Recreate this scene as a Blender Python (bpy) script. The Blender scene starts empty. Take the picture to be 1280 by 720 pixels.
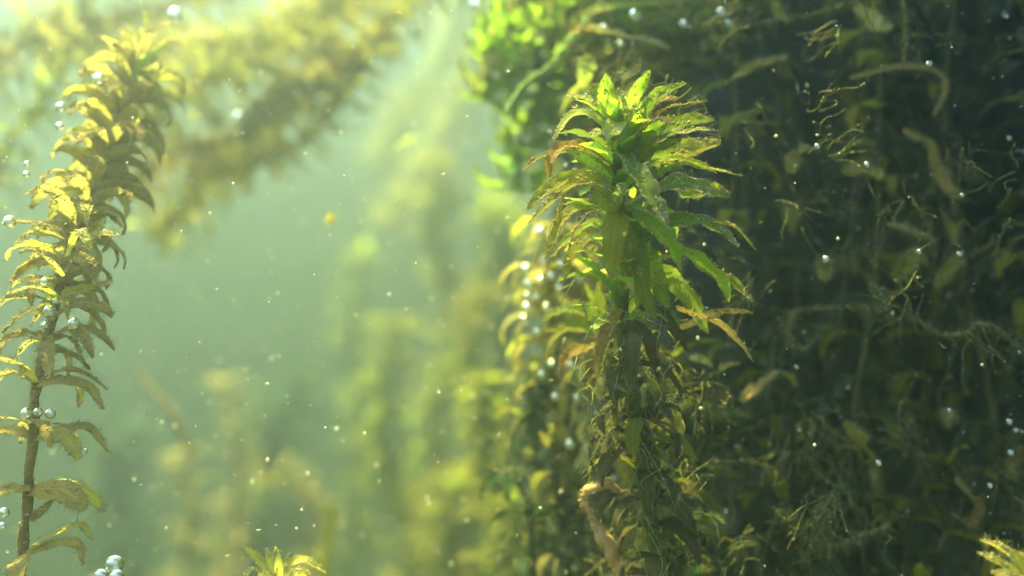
import bpy, math, random
from mathutils import Vector, Matrix, noise

# ----------------------------------------------------------------- camera, sky, sun, exposure
U = 0.01                                   # the code thinks in centimetres; the scene is in metres
SC = bpy.context.scene
COL = SC.collection
V = Vector
R = math.radians
random.seed(7)

cam = bpy.data.cameras.new('camera')
cam_ob = bpy.data.objects.new('camera', cam)
COL.objects.link(cam_ob)
cam_ob.location = (0, 0, 0)
cam_ob.rotation_euler = (R(90), 0, 0)      # level, looking along +Y
cam.sensor_width = 36
cam.lens = 36
cam.clip_start = 0.002
cam.clip_end = 20
cam.dof.use_dof = True
cam.dof.focus_distance = 0.119
cam.dof.aperture_fstop = 10.5
SC.camera = cam_ob

SUN_EL, SUN_AZ = R(68), R(-48)             # behind the subject, a little to the left
sun_pos = V((math.sin(SUN_AZ)*math.cos(SUN_EL), math.cos(SUN_AZ)*math.cos(SUN_EL), math.sin(SUN_EL)))
world = bpy.data.worlds.new('World')
SC.world = world
world.use_nodes = True
wn = world.node_tree.nodes
sky = wn.new('ShaderNodeTexSky')
sky.sky_type = 'NISHITA'
sky.sun_disc = False
sky.sun_elevation = SUN_EL
sky.sun_rotation = SUN_AZ
world.node_tree.links.new(sky.outputs[0], wn['Background'].inputs[0])
wn['Background'].inputs[1].default_value = 0.15
sun = bpy.data.lights.new('sun', 'SUN')
sun.energy = 5.0
sun.angle = R(0.5)
sun.color = (1.0, 0.89, 0.26)
sun_ob = bpy.data.objects.new('sun', sun)
COL.objects.link(sun_ob)
sun_ob.location = (0, 0, 2)
sun_ob.rotation_euler = sun_pos.to_track_quat('Z', 'Y').to_euler()
SC.view_settings.view_transform = 'Standard'
SC.view_settings.look = 'None'
SC.view_settings.gamma = 1
SC.view_settings.exposure = 2.4
SC.cycles.max_bounces = 8
SC.cycles.transparent_max_bounces = 12
SC.cycles.volume_bounces = 1
SC.cycles.sample_clamp_indirect = 6

# ----------------------------------------------------------------- small helpers
def P(px, py, Y):
    """point seen at a pixel of the 1280x720 photograph, Y cm in front of the lens (cm)"""
    return V(((px-640)/1280*Y, Y, (360-py)/1280*Y))

def spline(pts, n):
    if len(pts) == 2:
        return [pts[0].lerp(pts[1], i/n) for i in range(n+1)]
    q = [pts[0]*2-pts[1]] + list(pts) + [pts[-1]*2-pts[-2]]
    m = len(pts)-1
    out = []
    for i in range(n+1):
        t = i/n*m
        k = min(int(t), m-1)
        t -= k
        a, b, c, d = q[k], q[k+1], q[k+2], q[k+3]
        out.append(0.5*((2*b)+(c-a)*t+(2*a-5*b+4*c-d)*t*t+(3*b-a-3*c+d)*t*t*t))
    return out

class MB:
    def __init__(self):
        self.v, self.f, self.uv, self.m = [], [], [], []
    def add(self, p, uv=(0.5, 0.5)):
        self.v.append((p[0]*U, p[1]*U, p[2]*U)); self.uv.append(uv)
        return len(self.v)-1
    def face(self, idx, m=0):
        self.f.append(idx); self.m.append(m)
    def mesh(self, name, mats, origin=None):
        vs = self.v
        if origin is not None:
            ox, oy, oz = origin*U
            vs = [(a-ox, b-oy, c-oz) for a, b, c in vs]
        me = bpy.data.meshes.new(name)
        me.from_pydata(vs, [], self.f)
        for mt in mats:
            me.materials.append(mt)
        me.polygons.foreach_set('material_index', self.m)
        me.polygons.foreach_set('use_smooth', [True]*len(self.f))
        ul = me.uv_layers.new(name='UVMap')
        flat = []
        uv = self.uv
        for f in self.f:
            for i in f:
                flat += uv[i]
        ul.data.foreach_set('uv', flat)
        me.update()
        return me

def link(name, me, parent=None, loc=None):
    o = bpy.data.objects.new(name, me)
    COL.objects.link(o)
    if parent is not None:
        o.parent = parent
    if loc is not None:
        o.location = loc*U
    return o

def tag(o, label=None, cat=None, group=None, kind=None):
    if label: o['label'] = label
    if cat: o['category'] = cat
    if group: o['group'] = group
    if kind: o['kind'] = kind
    return o

def thing(name, loc, label, cat, group=None):
    o = bpy.data.objects.new(name, None)
    o.empty_display_size = 0.005
    COL.objects.link(o)
    o.location = loc*U
    return tag(o, label, cat, group)

rnd = random.random
def rr(a, b): return a+(b-a)*random.random()

def grain(mb, p, r, m):
    o = [V((1, 0, 0)), V((-1, 0, 0)), V((0, 1, 0)), V((0, -1, 0)), V((0, 0, 1)), V((0, 0, -1))]
    i = [mb.add(p+d*r*rr(.55, 1.35), (rnd(), rnd())) for d in o]
    for a, b, c in ((0, 2, 4), (2, 1, 4), (1, 3, 4), (3, 0, 4), (2, 0, 5), (1, 2, 5), (3, 1, 5), (0, 3, 5)):
        mb.face((i[a], i[b], i[c]), m)

def rvec():
    while True:
        v = V((rr(-1, 1), rr(-1, 1), rr(-1, 1)))
        if 0.05 < v.length < 1:
            return v.normalized()

def hair(mb, p, d, L, w, m):
    """a fine algal filament: a thin three sided spike that bends"""
    s = d.cross(rvec()).normalized()*w
    t = d.cross(s).normalized()*w
    q = p+d*L*.5+rvec()*L*.16
    e = p+d*L+rvec()*L*.3
    a = [mb.add(p+s), mb.add(p-s*.5+t*.87), mb.add(p-s*.5-t*.87)]
    b = [mb.add(q+s*.8), mb.add(q-s*.4+t*.7), mb.add(q-s*.4-t*.7)]
    c = mb.add(e)
    for k in range(3):
        j = (k+1) % 3
        mb.face((a[k], a[j], b[j], b[k]), m)
        mb.face((b[k], b[j], c), m)

def leaf_into(mb, pts, w, hint, nseg=18, nx=4, fold=.25, wave=.08, serr=.045, grains=40, hairs=10,
              gr=(.006, .02), twist=0.0, edge=.6, base=.55, clump=0):
    """one strap shaped leaf along pts; w = full width in cm; hint = the way its upper face looks"""
    c = spline(pts, nseg)
    ph = rnd()*6.28
    fr = rr(2.0, 4.5)
    rows = []
    frames = []
    for i, p in enumerate(c):
        u = i/nseg
        T = (c[min(i+1, nseg)]-c[max(i-1, 0)]).normalized()
        h = hint
        S = T.cross(h)
        if S.length < 1e-3: S = T.cross(V((.3, .8, .5)))
        S.normalize()
        N = S.cross(T).normalized()
        if twist:
            a = twist*u
            S, N = S*math.cos(a)+N*math.sin(a), N*math.cos(a)-S*math.sin(a)
        prof = min(1.0, base+1.5*u)*max(0.0, 1-u**3.2)**.75
        hw = max(.5*w*prof, .012*w)
        hw *= 1+(serr if i % 2 else -serr)*(.4+.6*u) + .06*math.sin(u*17+ph)
        row = []
        for j in range(nx+1):
            v = j/nx*2-1
            off = hw*(fold*(abs(v)**1.3) - fold*.4) + w*wave*math.sin(u*6.28*fr+ph+(1.5 if v > 0 else 0))*abs(v)**2*prof
            q = p+S*(v*hw)+N*off
            row.append(mb.add(q, (u, j/nx)))
        rows.append(row)
        frames.append((p, S, N, T, hw))
    for i in range(nseg):
        for j in range(nx):
            mb.face((rows[i][j], rows[i][j+1], rows[i+1][j+1], rows[i+1][j]), 0)
    cs = [(rr(.15, .98), rr(-.9, .9)) for _ in range(clump)]
    for k in range(grains):
        if clump and rnd() < .6:
            cu, cv = random.choice(cs)
            u = min(.99, max(.02, cu+random.gauss(0, .05))); v = max(-1, min(1, cv+random.gauss(0, .2)))
        else:
            u = rnd()**.8
            v = rr(-1, 1) if rnd() > edge else random.choice((-1, 1))*rr(.82, 1.05)
        i = min(int(u*nseg), nseg-1)
        p, S, N, T, hw = frames[i]
        p = p.lerp(frames[i+1][0], u*nseg-i)
        r = rr(*gr)*rr(.5, 1)
        side = 1 if rnd() < .75 else -1
        grain(mb, p+S*(v*hw)+N*(side*r*.4+hw*(fold*(abs(v)**1.3)-fold*.4)), r, 1)
    for k in range(hairs):
        i = int(rr(.1, 1)*nseg*.999)
        p, S, N, T, hw = frames[i]
        s = random.choice((-1, 1))
        d = (S*s*rr(.3, 1)+N*rr(-.4, .9)+T*rr(-.2, .6)).normalized()
        hair(mb, p+S*s*hw*.9, d, rr(.03, .13)*(1 if w > .12 else .6), .0022, 2)

def tube_into(mb, pts, r0, r1, nseg=20, ns=8, m=0, bump=.15, grains=0, hairs=0, gr=(.008, .025), hl=(.04, .16)):
    c = spline(pts, nseg)
    rows = []
    ref = V((.37, -.82, .43))
    for i, p in enumerate(c):
        u = i/nseg
        T = (c[min(i+1, nseg)]-c[max(i-1, 0)]).normalized()
        A = T.cross(ref).normalized(); B = T.cross(A)
        r = r0+(r1-r0)*u
        rw = []
        for j in range(ns):
            a = j/ns*6.2832
            d = A*math.cos(a)+B*math.sin(a)
            k = 1+bump*noise.noise((p+d*r)*6.0)*2
            rw.append(mb.add(p+d*r*k, (u, j/ns)))
        rows.append(rw)
    for i in range(nseg):
        for j in range(ns):
            mb.face((rows[i][j], rows[i][(j+1) % ns], rows[i+1][(j+1) % ns], rows[i+1][j]), m)
    for rw, p, fl in ((rows[0], c[0], 1), (rows[-1], c[-1], 0)):
        k = mb.add(p)
        for j in range(ns):
            mb.face((rw[j], rw[(j+1) % ns], k) if not fl else (rw[(j+1) % ns], rw[j], k), m)
    for k in range(grains+hairs):
        i = int(rnd()*nseg)
        p = c[i].lerp(c[i+1], rnd())
        T = (c[i+1]-c[i]).normalized()
        d = rvec(); d = (d-T*d.dot(T)).normalized()
        r = r0+(r1-r0)*i/nseg
        if k < grains:
            grain(mb, p+d*r, rr(*gr)*rr(.5, 1), 1)
        else:
            hair(mb, p+d*r*.9, (d+T*rr(-.6, .6)+V((0, 0, -.3))).normalized(), rr(*hl), .0025, 2)
    return c

# ----------------------------------------------------------------- materials
class NT:
    def __init__(self, name):
        self.mat = bpy.data.materials.new(name)
        self.mat.use_nodes = True
        self.n = self.mat.node_tree.nodes
        self.l = self.mat.node_tree.links
        self.n.clear()
        self.out = self.n.new('ShaderNodeOutputMaterial')
    def node(self, t, **kw):
        x = self.n.new(t)
        for k, v in kw.items():
            setattr(x, k, v)
        return x
    def set(self, sock, val):
        if hasattr(val, 'is_output'):
            self.l.new(val, sock)
        else:
            sock.default_value = val
    def math(self, op, a, b=0.0, clamp=False):
        x = self.node('ShaderNodeMath', operation=op, use_clamp=clamp)
        self.set(x.inputs[0], a); self.set(x.inputs[1], b)
        return x.outputs[0]
    def mix(self, f, a, b):
        x = self.node('ShaderNodeMix', data_type='RGBA')
        self.set(x.inputs[0], f); self.set(x.inputs[6], a); self.set(x.inputs[7], b)
        return x.outputs[2]
    def noise(self, vec, scale, detail=3.0, rough=.55):
        x = self.node('ShaderNodeTexNoise')
        if vec is not None: self.l.new(vec, x.inputs['Vector'])
        x.inputs['Scale'].default_value = scale
        x.inputs['Detail'].default_value = detail
        x.inputs['Roughness'].default_value = rough
        return x.outputs[0]
    def ramp(self, f, a, b):
        x = self.node('ShaderNodeMapRange', interpolation_type='SMOOTHSTEP')
        self.set(x.inputs[0], f)
        x.inputs[1].default_value = a; x.inputs[2].default_value = b
        return x.outputs[0]
    def combine(self, x, y, z):
        c = self.node('ShaderNodeCombineXYZ')
        for i, v in enumerate((x, y, z)): self.set(c.inputs[i], v)
        return c.outputs[0]

def c4(c): return (c[0], c[1], c[2], 1.0)

def leaf_mat(name, green, trans, crust, amt=.5, tw=.5, edge=.35, green2=None, spec=.12):
    t = NT(name)
    uv = t.node('ShaderNodeUVMap').outputs[0]
    sp = t.node('ShaderNodeSeparateXYZ'); t.l.new(uv, sp.inputs[0])
    u, v = sp.outputs[0], sp.outputs[1]
    rd = t.node('ShaderNodeObjectInfo').outputs['Random']
    r50 = t.math('MULTIPLY', rd, 57.0)
    av = t.math('ABSOLUTE', t.math('SUBTRACT', t.math('MULTIPLY', v, 2.0), 1.0))
    vec = t.combine(t.math('MULTIPLY', u, 5.0), v, r50)
    patch = t.noise(vec, 2.2, 4.0, .65)
    speck = t.noise(vec, 22.0, 2.0, .6)
    cells = t.noise(t.combine(t.math('MULTIPLY', u, 12.0), t.math('MULTIPLY', v, 9.0), r50), 4.0, 2.0)
    eg = t.math('MULTIPLY', t.ramp(av, .72, 1.0), edge)
    tip = t.math('MULTIPLY', t.ramp(u, .7, 1.0), .18)
    s = t.math('ADD', t.math('ADD', t.math('ADD', patch, eg), tip), t.math('MULTIPLY', t.math('SUBTRACT', speck, .5), .55))
    mask = t.ramp(s, .95-amt*.5, 1.13-amt*.5)
    g2 = green2 or (green[0]*1.7, green[1]*1.25, green[2]*1.1)
    base = t.mix(t.ramp(t.math('ADD', t.math('MULTIPLY', cells, .7), t.math('MULTIPLY', rd, .45)), .25, .8), c4(green), c4(g2))
    rib = t.math('SUBTRACT', 1.0, t.ramp(av, .03, .14))
    base = t.mix(t.math('MULTIPLY', rib, .7), base, c4((green[0]*2.6, green[1]*2.0, green[2]*2.4)))
    dots = t.math('ADD', t.math('MULTIPLY', t.ramp(speck, .3, .72), 1.15), .45)
    rim = t.math('MULTIPLY', t.ramp(t.math('ADD', av, t.math('MULTIPLY', t.math('SUBTRACT', speck, .5), .25)), .86, .97), .75)
    sc1 = t.node('ShaderNodeVectorMath', operation='SCALE'); t.l.new(base, sc1.inputs[0]); t.l.new(dots, sc1.inputs['Scale'])
    base = t.mix(rim, sc1.outputs[0], c4((crust[0]*.9+.12, crust[1]*.9+.14, crust[2]*.9)))
    cr2 = t.mix(t.ramp(cells, .35, .65), c4(crust), c4((crust[0]*.55, crust[1]*.42, crust[2]*.4)))
    col = t.mix(mask, base, cr2)
    tcol = t.mix(t.math('MULTIPLY', mask, .85), t.mix(t.ramp(cells, .3, .75), c4(trans), c4((trans[0]*.45, trans[1]*.6, trans[2]*.5))),
                 c4((crust[0]*.8, crust[1]*.6, crust[2]*.35)))
    bp = t.node('ShaderNodeBsdfPrincipled')
    t.l.new(col, bp.inputs['Base Color'])
    t.set(bp.inputs['Roughness'], t.math('ADD', t.math('MULTIPLY', mask, .35), .38))
    bp.inputs['Specular IOR Level'].default_value = spec
    bmp = t.node('ShaderNodeBump'); bmp.inputs['Strength'].default_value = .45; bmp.inputs['Distance'].default_value = .0002
    t.l.new(t.math('ADD', speck, cells), bmp.inputs['Height'])
    t.l.new(bmp.outputs[0], bp.inputs['Normal'])
    tr = t.node('ShaderNodeBsdfTranslucent'); t.l.new(tcol, tr.inputs[0])
    mx = t.node('ShaderNodeMixShader'); t.set(mx.inputs[0], t.math('SUBTRACT', tw, t.math('MULTIPLY', mask, tw*.35)))
    t.l.new(bp.outputs[0], mx.inputs[1]); t.l.new(tr.outputs[0], mx.inputs[2])
    t.l.new(mx.outputs[0], t.out.inputs[0])
    return t.mat

def rough_mat(name, c1, c2, scale=300.0, tw=0.0, rough=.8, spec=.1):
    t = NT(name)
    tc = t.node('ShaderNodeTexCoord').outputs['Object']
    n = t.noise(tc, scale, 4.0, .65)
    col = t.mix(t.ramp(n, .35, .65), c4(c1), c4(c2))
    bp = t.node('ShaderNodeBsdfPrincipled')
    t.l.new(col, bp.inputs['Base Color'])
    bp.inputs['Roughness'].default_value = rough
    bp.inputs['Specular IOR Level'].default_value = spec
    if tw:
        tr = t.node('ShaderNodeBsdfTranslucent'); t.l.new(col, tr.inputs[0])
        mx = t.node('ShaderNodeMixShader'); mx.inputs[0].default_value = tw
        t.l.new(bp.outputs[0], mx.inputs[1]); t.l.new(tr.outputs[0], mx.inputs[2])
        t.l.new(mx.outputs[0], t.out.inputs[0])
    else:
        bmp = t.node('ShaderNodeBump'); bmp.inputs['Strength'].default_value = .6; bmp.inputs['Distance'].default_value = .0006
        t.l.new(n, bmp.inputs['Height']); t.l.new(bmp.outputs[0], bp.inputs['Normal'])
        t.l.new(bp.outputs[0], t.out.inputs[0])
    return t.mat

OCHRE = (.46, .33, .12)
M_FRESH = leaf_mat('fresh_leaf', (.20, .34, .025), (.60, .86, .06), (.50, .42, .20), amt=.43, tw=.68)
M_PALE = leaf_mat('young_leaf', (.34, .44, .08), (.70, .82, .14), (.66, .60, .36), amt=.45, tw=.45)
M_OLIVE = leaf_mat('olive_leaf', (.17, .19, .022), (.54, .58, .04), (.30, .18, .06), amt=.42, tw=.5)
M_BROWN = leaf_mat('browned_leaf', (.20, .14, .03), (.52, .38, .05), (.56, .36, .16), amt=.55, tw=.45)
M_SPECK = leaf_mat('speckled_leaf', (.12, .19, .03), (.36, .5, .06), (.52, .42, .30), amt=.72, tw=.35)
M_SILT = leaf_mat('silted_leaf', (.29, .25, .08), (.62, .54, .17), (.64, .52, .27), amt=.56, tw=.5)
M_YELL = leaf_mat('sun_tinted_leaf', (.44, .42, .07), (.82, .78, .13), (.72, .64, .26), amt=.55, tw=.45)  # yellow crusted leaf with the sun's brightness put into its colour
M_DEEP = leaf_mat('blue_shade_leaf', (.03, .06, .036), (.09, .18, .06), (.08, .095, .06), amt=.34, tw=.3)  # shade and the water's blue veil are put into this leaf colour
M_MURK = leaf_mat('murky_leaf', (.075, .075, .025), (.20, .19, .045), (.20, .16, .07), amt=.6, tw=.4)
M_GRN = leaf_mat('green_leaf', (.14, .21, .025), (.48, .60, .06), (.36, .32, .12), amt=.36, tw=.55)
M_GRAIN = rough_mat('silt_grains', (.62, .50, .22), (.40, .26, .10), 900, tw=.25)
M_GRAINP = rough_mat('pale_grains', (.70, .66, .40), (.52, .42, .18), 900, tw=.25)
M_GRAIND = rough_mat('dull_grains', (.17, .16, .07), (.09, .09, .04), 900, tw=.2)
M_HAIR = rough_mat('algal_filament', (.42, .40, .18), (.30, .32, .12), 300, tw=.4)
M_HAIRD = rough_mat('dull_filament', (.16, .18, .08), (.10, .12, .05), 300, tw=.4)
M_STEM = rough_mat('green_stem', (.12, .18, .03), (.22, .22, .05), 400, tw=.25)
M_STEMB = rough_mat('brown_stem', (.16, .12, .04), (.28, .20, .08), 400, tw=.15)
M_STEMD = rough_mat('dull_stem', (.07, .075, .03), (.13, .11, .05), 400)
M_TWIG = rough_mat('twig_bark', (.42, .22, .10), (.55, .33, .16), 250)
M_MUD = rough_mat('mud', (.06, .06, .03), (.11, .10, .05), 60, rough=.9)
M_BANK = rough_mat('blue_haze_bank', (.014, .022, .034), (.03, .042, .05), 90, rough=.9)  # bluish dark of hazy shaded water put into the bank colour

SETS = {'fresh': (M_FRESH, M_GRAIN, M_HAIR), 'pale': (M_PALE, M_GRAINP, M_HAIR), 'olive': (M_OLIVE, M_GRAIN, M_HAIR),
        'brown': (M_BROWN, M_GRAIN, M_HAIR), 'speck': (M_SPECK, M_GRAINP, M_HAIR), 'silt': (M_SILT, M_GRAIN, M_HAIR),
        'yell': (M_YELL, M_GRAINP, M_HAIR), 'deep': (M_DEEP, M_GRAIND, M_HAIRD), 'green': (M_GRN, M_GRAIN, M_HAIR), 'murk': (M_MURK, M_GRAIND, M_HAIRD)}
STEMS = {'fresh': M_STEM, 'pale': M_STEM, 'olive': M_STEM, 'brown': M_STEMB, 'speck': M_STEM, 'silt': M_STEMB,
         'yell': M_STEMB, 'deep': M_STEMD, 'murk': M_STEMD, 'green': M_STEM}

# ----------------------------------------------------------------- setting: pond bed, bank
def pond_bed():
    mb = MB()
    nr, na = 40, 96
    rows = []
    for i in range(nr+1):
        r = 95*(i/nr)**1.1
        k = max(0, (r-55)/40)
        rw = []
        for j in range(na):
            a = j/na*6.2832
            x, y = r*math.cos(a), r*math.sin(a)+20
            z = -32+68*(1-(1-k)**1.8) + (2.5*noise.noise(V((x*.05, y*.05, 3)))+1.0*noise.noise(V((x*.2, y*.2, 9))))*(1-.6*k)
            rw.append(mb.add(V((x, y, z)), (x*.01, y*.01)))
        rows.append(rw)
    for i in range(nr):
        for j in range(na):
            mb.face((rows[i][j], rows[i+1][j], rows[i+1][(j+1) % na], rows[i][(j+1) % na]))
    o = link('pond_bed', mb.mesh('pond_bed', [M_MUD]))
    tag(o, kind='structure')
pond_bed()

def bank():
    plan = [V((2.3, 31, 0)), V((5, 27.5, 0)), V((9, 25, 0)), V((14, 21, 0)), V((17, 14, 0)), V((19, 4, 0)), V((26, -6, 0)), V((48, -8, 0)),
            V((58, 30, 0)), V((48, 66, 0)), V((22, 76, 0)), V((7, 58, 0)), V((3.2, 42, 0))]
    n = 150
    loop = spline(plan+[plan[0]], n)[:-1]
    mb = MB()
    zs = [-34+i*(60/44) for i in range(45)]
    rows = []
    ctr = V((30, 30, 0))
    for i, z in enumerate(zs):
        rw = []
        for j, p in enumerate(loop):
            d = (p-ctr).normalized()
            q = V((p.x, p.y, z))
            k = 1.6*noise.noise(q*.16)+.7*noise.noise(q*.5)
            rw.append(mb.add(q+d*k+d*max(0, (-z-6))*.12, (j/n, z)))
        rows.append(rw)
    m = len(loop)
    for i in range(len(zs)-1):
        for j in range(m):
            mb.face((rows[i][j], rows[i][(j+1) % m], rows[i+1][(j+1) % m], rows[i+1][j]))
    mb.face(tuple(rows[-1]))
    o = link('bank', mb.mesh('bank', [M_BANK]))
    tag(o, kind='structure')
bank()

# ----------------------------------------------------------------- leaf variants and the plant builder
VAR = {}
def variants(ms, style):
    """eight unit leaves: grow along +X, arch over towards -Z; the upper face looks to +Z"""
    key = (ms, style)
    if key in VAR: return VAR[key]
    out = []
    for k in range(8):
        a0 = {'hook': rr(.2, .7), 'arch': rr(.5, .95), 'droop': rr(-.2, .4), 'far': rr(.2, .8), 'up': rr(.9, 1.25)}[style]
        cu = {'hook': rr(1.9, 3.0), 'arch': rr(1.0, 1.8), 'droop': rr(.7, 1.5), 'far': rr(1.0, 2.0), 'up': rr(.2, .7)}[style]
        p, pts, a = V((0, 0, 0)), [V((0, 0, 0))], a0
        sw = rr(-.35, .35)
        for i in range(6):
            pts.append(pts[-1]+V((math.cos(a)*math.cos(sw*i/6), math.sin(sw*i/6), math.sin(a)))/6)
            a -= cu/6*(.5+1.0*i/5)
        mb = MB()
        if style == 'far':
            leaf_into(mb, pts, rr(.26, .36), V((0, 0, 1)), nseg=7, nx=2, grains=8, hairs=0, gr=(.02, .05))
        elif ms in ('silt', 'deep', 'yell', 'murk'):
            leaf_into(mb, pts, rr(.17, .25), V((.2, 0, 1)), nseg=18, nx=4, fold=rr(-.2, .5), wave=.06, serr=.04, grains=200, hairs=46,
                      gr=(.006, .022), twist=rr(-.6, .6), edge=.45, clump=6)
        else:
            leaf_into(mb, pts, rr(.22, .30), V((.2, 0, 1)), nseg=14, nx=4, fold=rr(0, .5), grains=36, hairs=10, gr=(.008, .022), twist=rr(-.5, .5))
        out.append(mb)
    if style != 'far':
        out = [mb.mesh('leaf', SETS[ms]) for mb in out]
    VAR[key] = out
    return out

def whorl_frames(path, nodes, jitter=.1):
    """points and tangents at arc-length fractions of a path"""
    c = spline(path, 60)
    L = [0]
    for i in range(60): L.append(L[-1]+(c[i+1]-c[i]).length)
    out = []
    for s in nodes:
        d = s*L[-1]
        i = 0
        while i < 59 and L[i+1] < d: i += 1
        k = (d-L[i])/max(1e-6, L[i+1]-L[i])
        out.append((c[i].lerp(c[i+1], k), (c[i+1]-c[i]).normalized()))
    return out, L[-1]

def leaf_matrix(p, T, az, ln, tilt=.25):
    A = T.cross(V((.31, .77, -.2))).normalized(); B = T.cross(A).normalized()
    X = A*math.cos(az)+B*math.sin(az)
    X = (X+T*rr(-tilt, tilt)).normalized()
    Z = (T-X*T.dot(X)).normalized()
    Y = Z.cross(X)
    return Matrix(((X.x*ln, Y.x*ln, Z.x*ln, p.x), (X.y*ln, Y.y*ln, Z.y*ln, p.y), (X.z*ln, Y.z*ln, Z.z*ln, p.z), (0, 0, 0, 1)))

def plant(label, path, gap, per, ln, ms, style, r=.06, group=None, joined=False, tipgap=.35, tiplen=.55, name='waterweed_plant',
          root=None, s0=0.0, s1=1.0, stem=True, hairs=60, fuzz=0, mix=None, cat='plant', gap0=None):
    base = path[0]
    if root is None:
        root = thing(name, base, label, cat, group)
    else:
        base = root.location/U
    if stem:
        mb = MB()
        tube_into(mb, path, r, r*.6, nseg=36, ns=8, grains=0 if joined else 150, hairs=0 if joined else hairs)
        link('stem', mb.mesh('stem', (STEMS[ms],)+SETS[ms][1:], base), root)
    _, L = whorl_frames(path, [0])
    nodes, s = [], s0*L
    while s < L*s1:
        nodes.append(s/L)
        f = s/L
        s += gap*(1-f)+gap*tipgap*f
    frs, _ = whorl_frames(path, nodes)
    big = MB()
    for (p, T), f in zip(frs, nodes):
        a0 = rnd()*6.28
        for k in range(per):
            if rnd() < .06: continue
            l = ln*(1-f+tiplen*f)*rr(.75, 1.15)
            m4 = leaf_matrix(p, T, a0+k*6.2832/per+rr(-.3, .3), l)
            mset = ms if not mix or rnd() > mix[1] else mix[0]
            if joined:
                v = random.choice(variants(mset, 'far'))
                o = len(big.v)
                for q, uv in zip(v.v, v.uv):
                    w = m4 @ (V(q)/U)
                    big.v.append((w.x*U, w.y*U, w.z*U)); big.uv.append(uv)
                for fc, mi in zip(v.f, v.m):
                    big.f.append(tuple(i+o for i in fc)); big.m.append(mi)
            else:
                o = link('leaf', random.choice(variants(mset, style)), root)
                m4.translation = (p-base)*U
                o.matrix_basis = m4
    if joined:
        link('foliage', big.mesh('foliage', SETS[ms], base), root)
    if fuzz:
        mb = MB()
        c = spline(path, 50)
        c = c[int(s0*50):max(int(s0*50)+2, int(s1*50))]
        for k in range(fuzz):
            p = random.choice(c)+rvec()*rr(.1, ln*.8)
            q = p+V((rr(-.4, .4), rr(-.3, .3), rr(-.7, .1)))*rr(.4, 1.2)
            mid = p.lerp(q, .5)+rvec()*.15
            tube_into(mb, [p, mid, q], .006, .003, nseg=5, ns=3, bump=0)
        o = link('filament_algae', mb.mesh('filament_algae', (M_HAIR if ms not in ('deep', 'murk') or rnd() < .35 else M_HAIRD,), base), root)
        o['kind'] = 'stuff'
    return root

def hero(root, pts, Y0, wpx, hint, ms, label=None, fold=.25, grains=70, hairs=18, twist=0.0, clump=3, gr=(.006, .019), wave=.1, edge=.6):
    """one leaf shaped on its own: pts are (px, py, depth offset)"""
    q = [P(a, b, Y0+d) for a, b, d in pts]
    mb = MB()
    leaf_into(mb, q, wpx/1280*Y0, V(hint).normalized(), nseg=26, nx=6, fold=fold, grains=grains, hairs=hairs, twist=twist, clump=clump, gr=gr, wave=wave, edge=edge)
    base = q[0]
    o = link('leaf', mb.mesh('leaf', SETS[ms], base), root, base-root.location/U)
    if label: o['label'] = label
    return o

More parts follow.
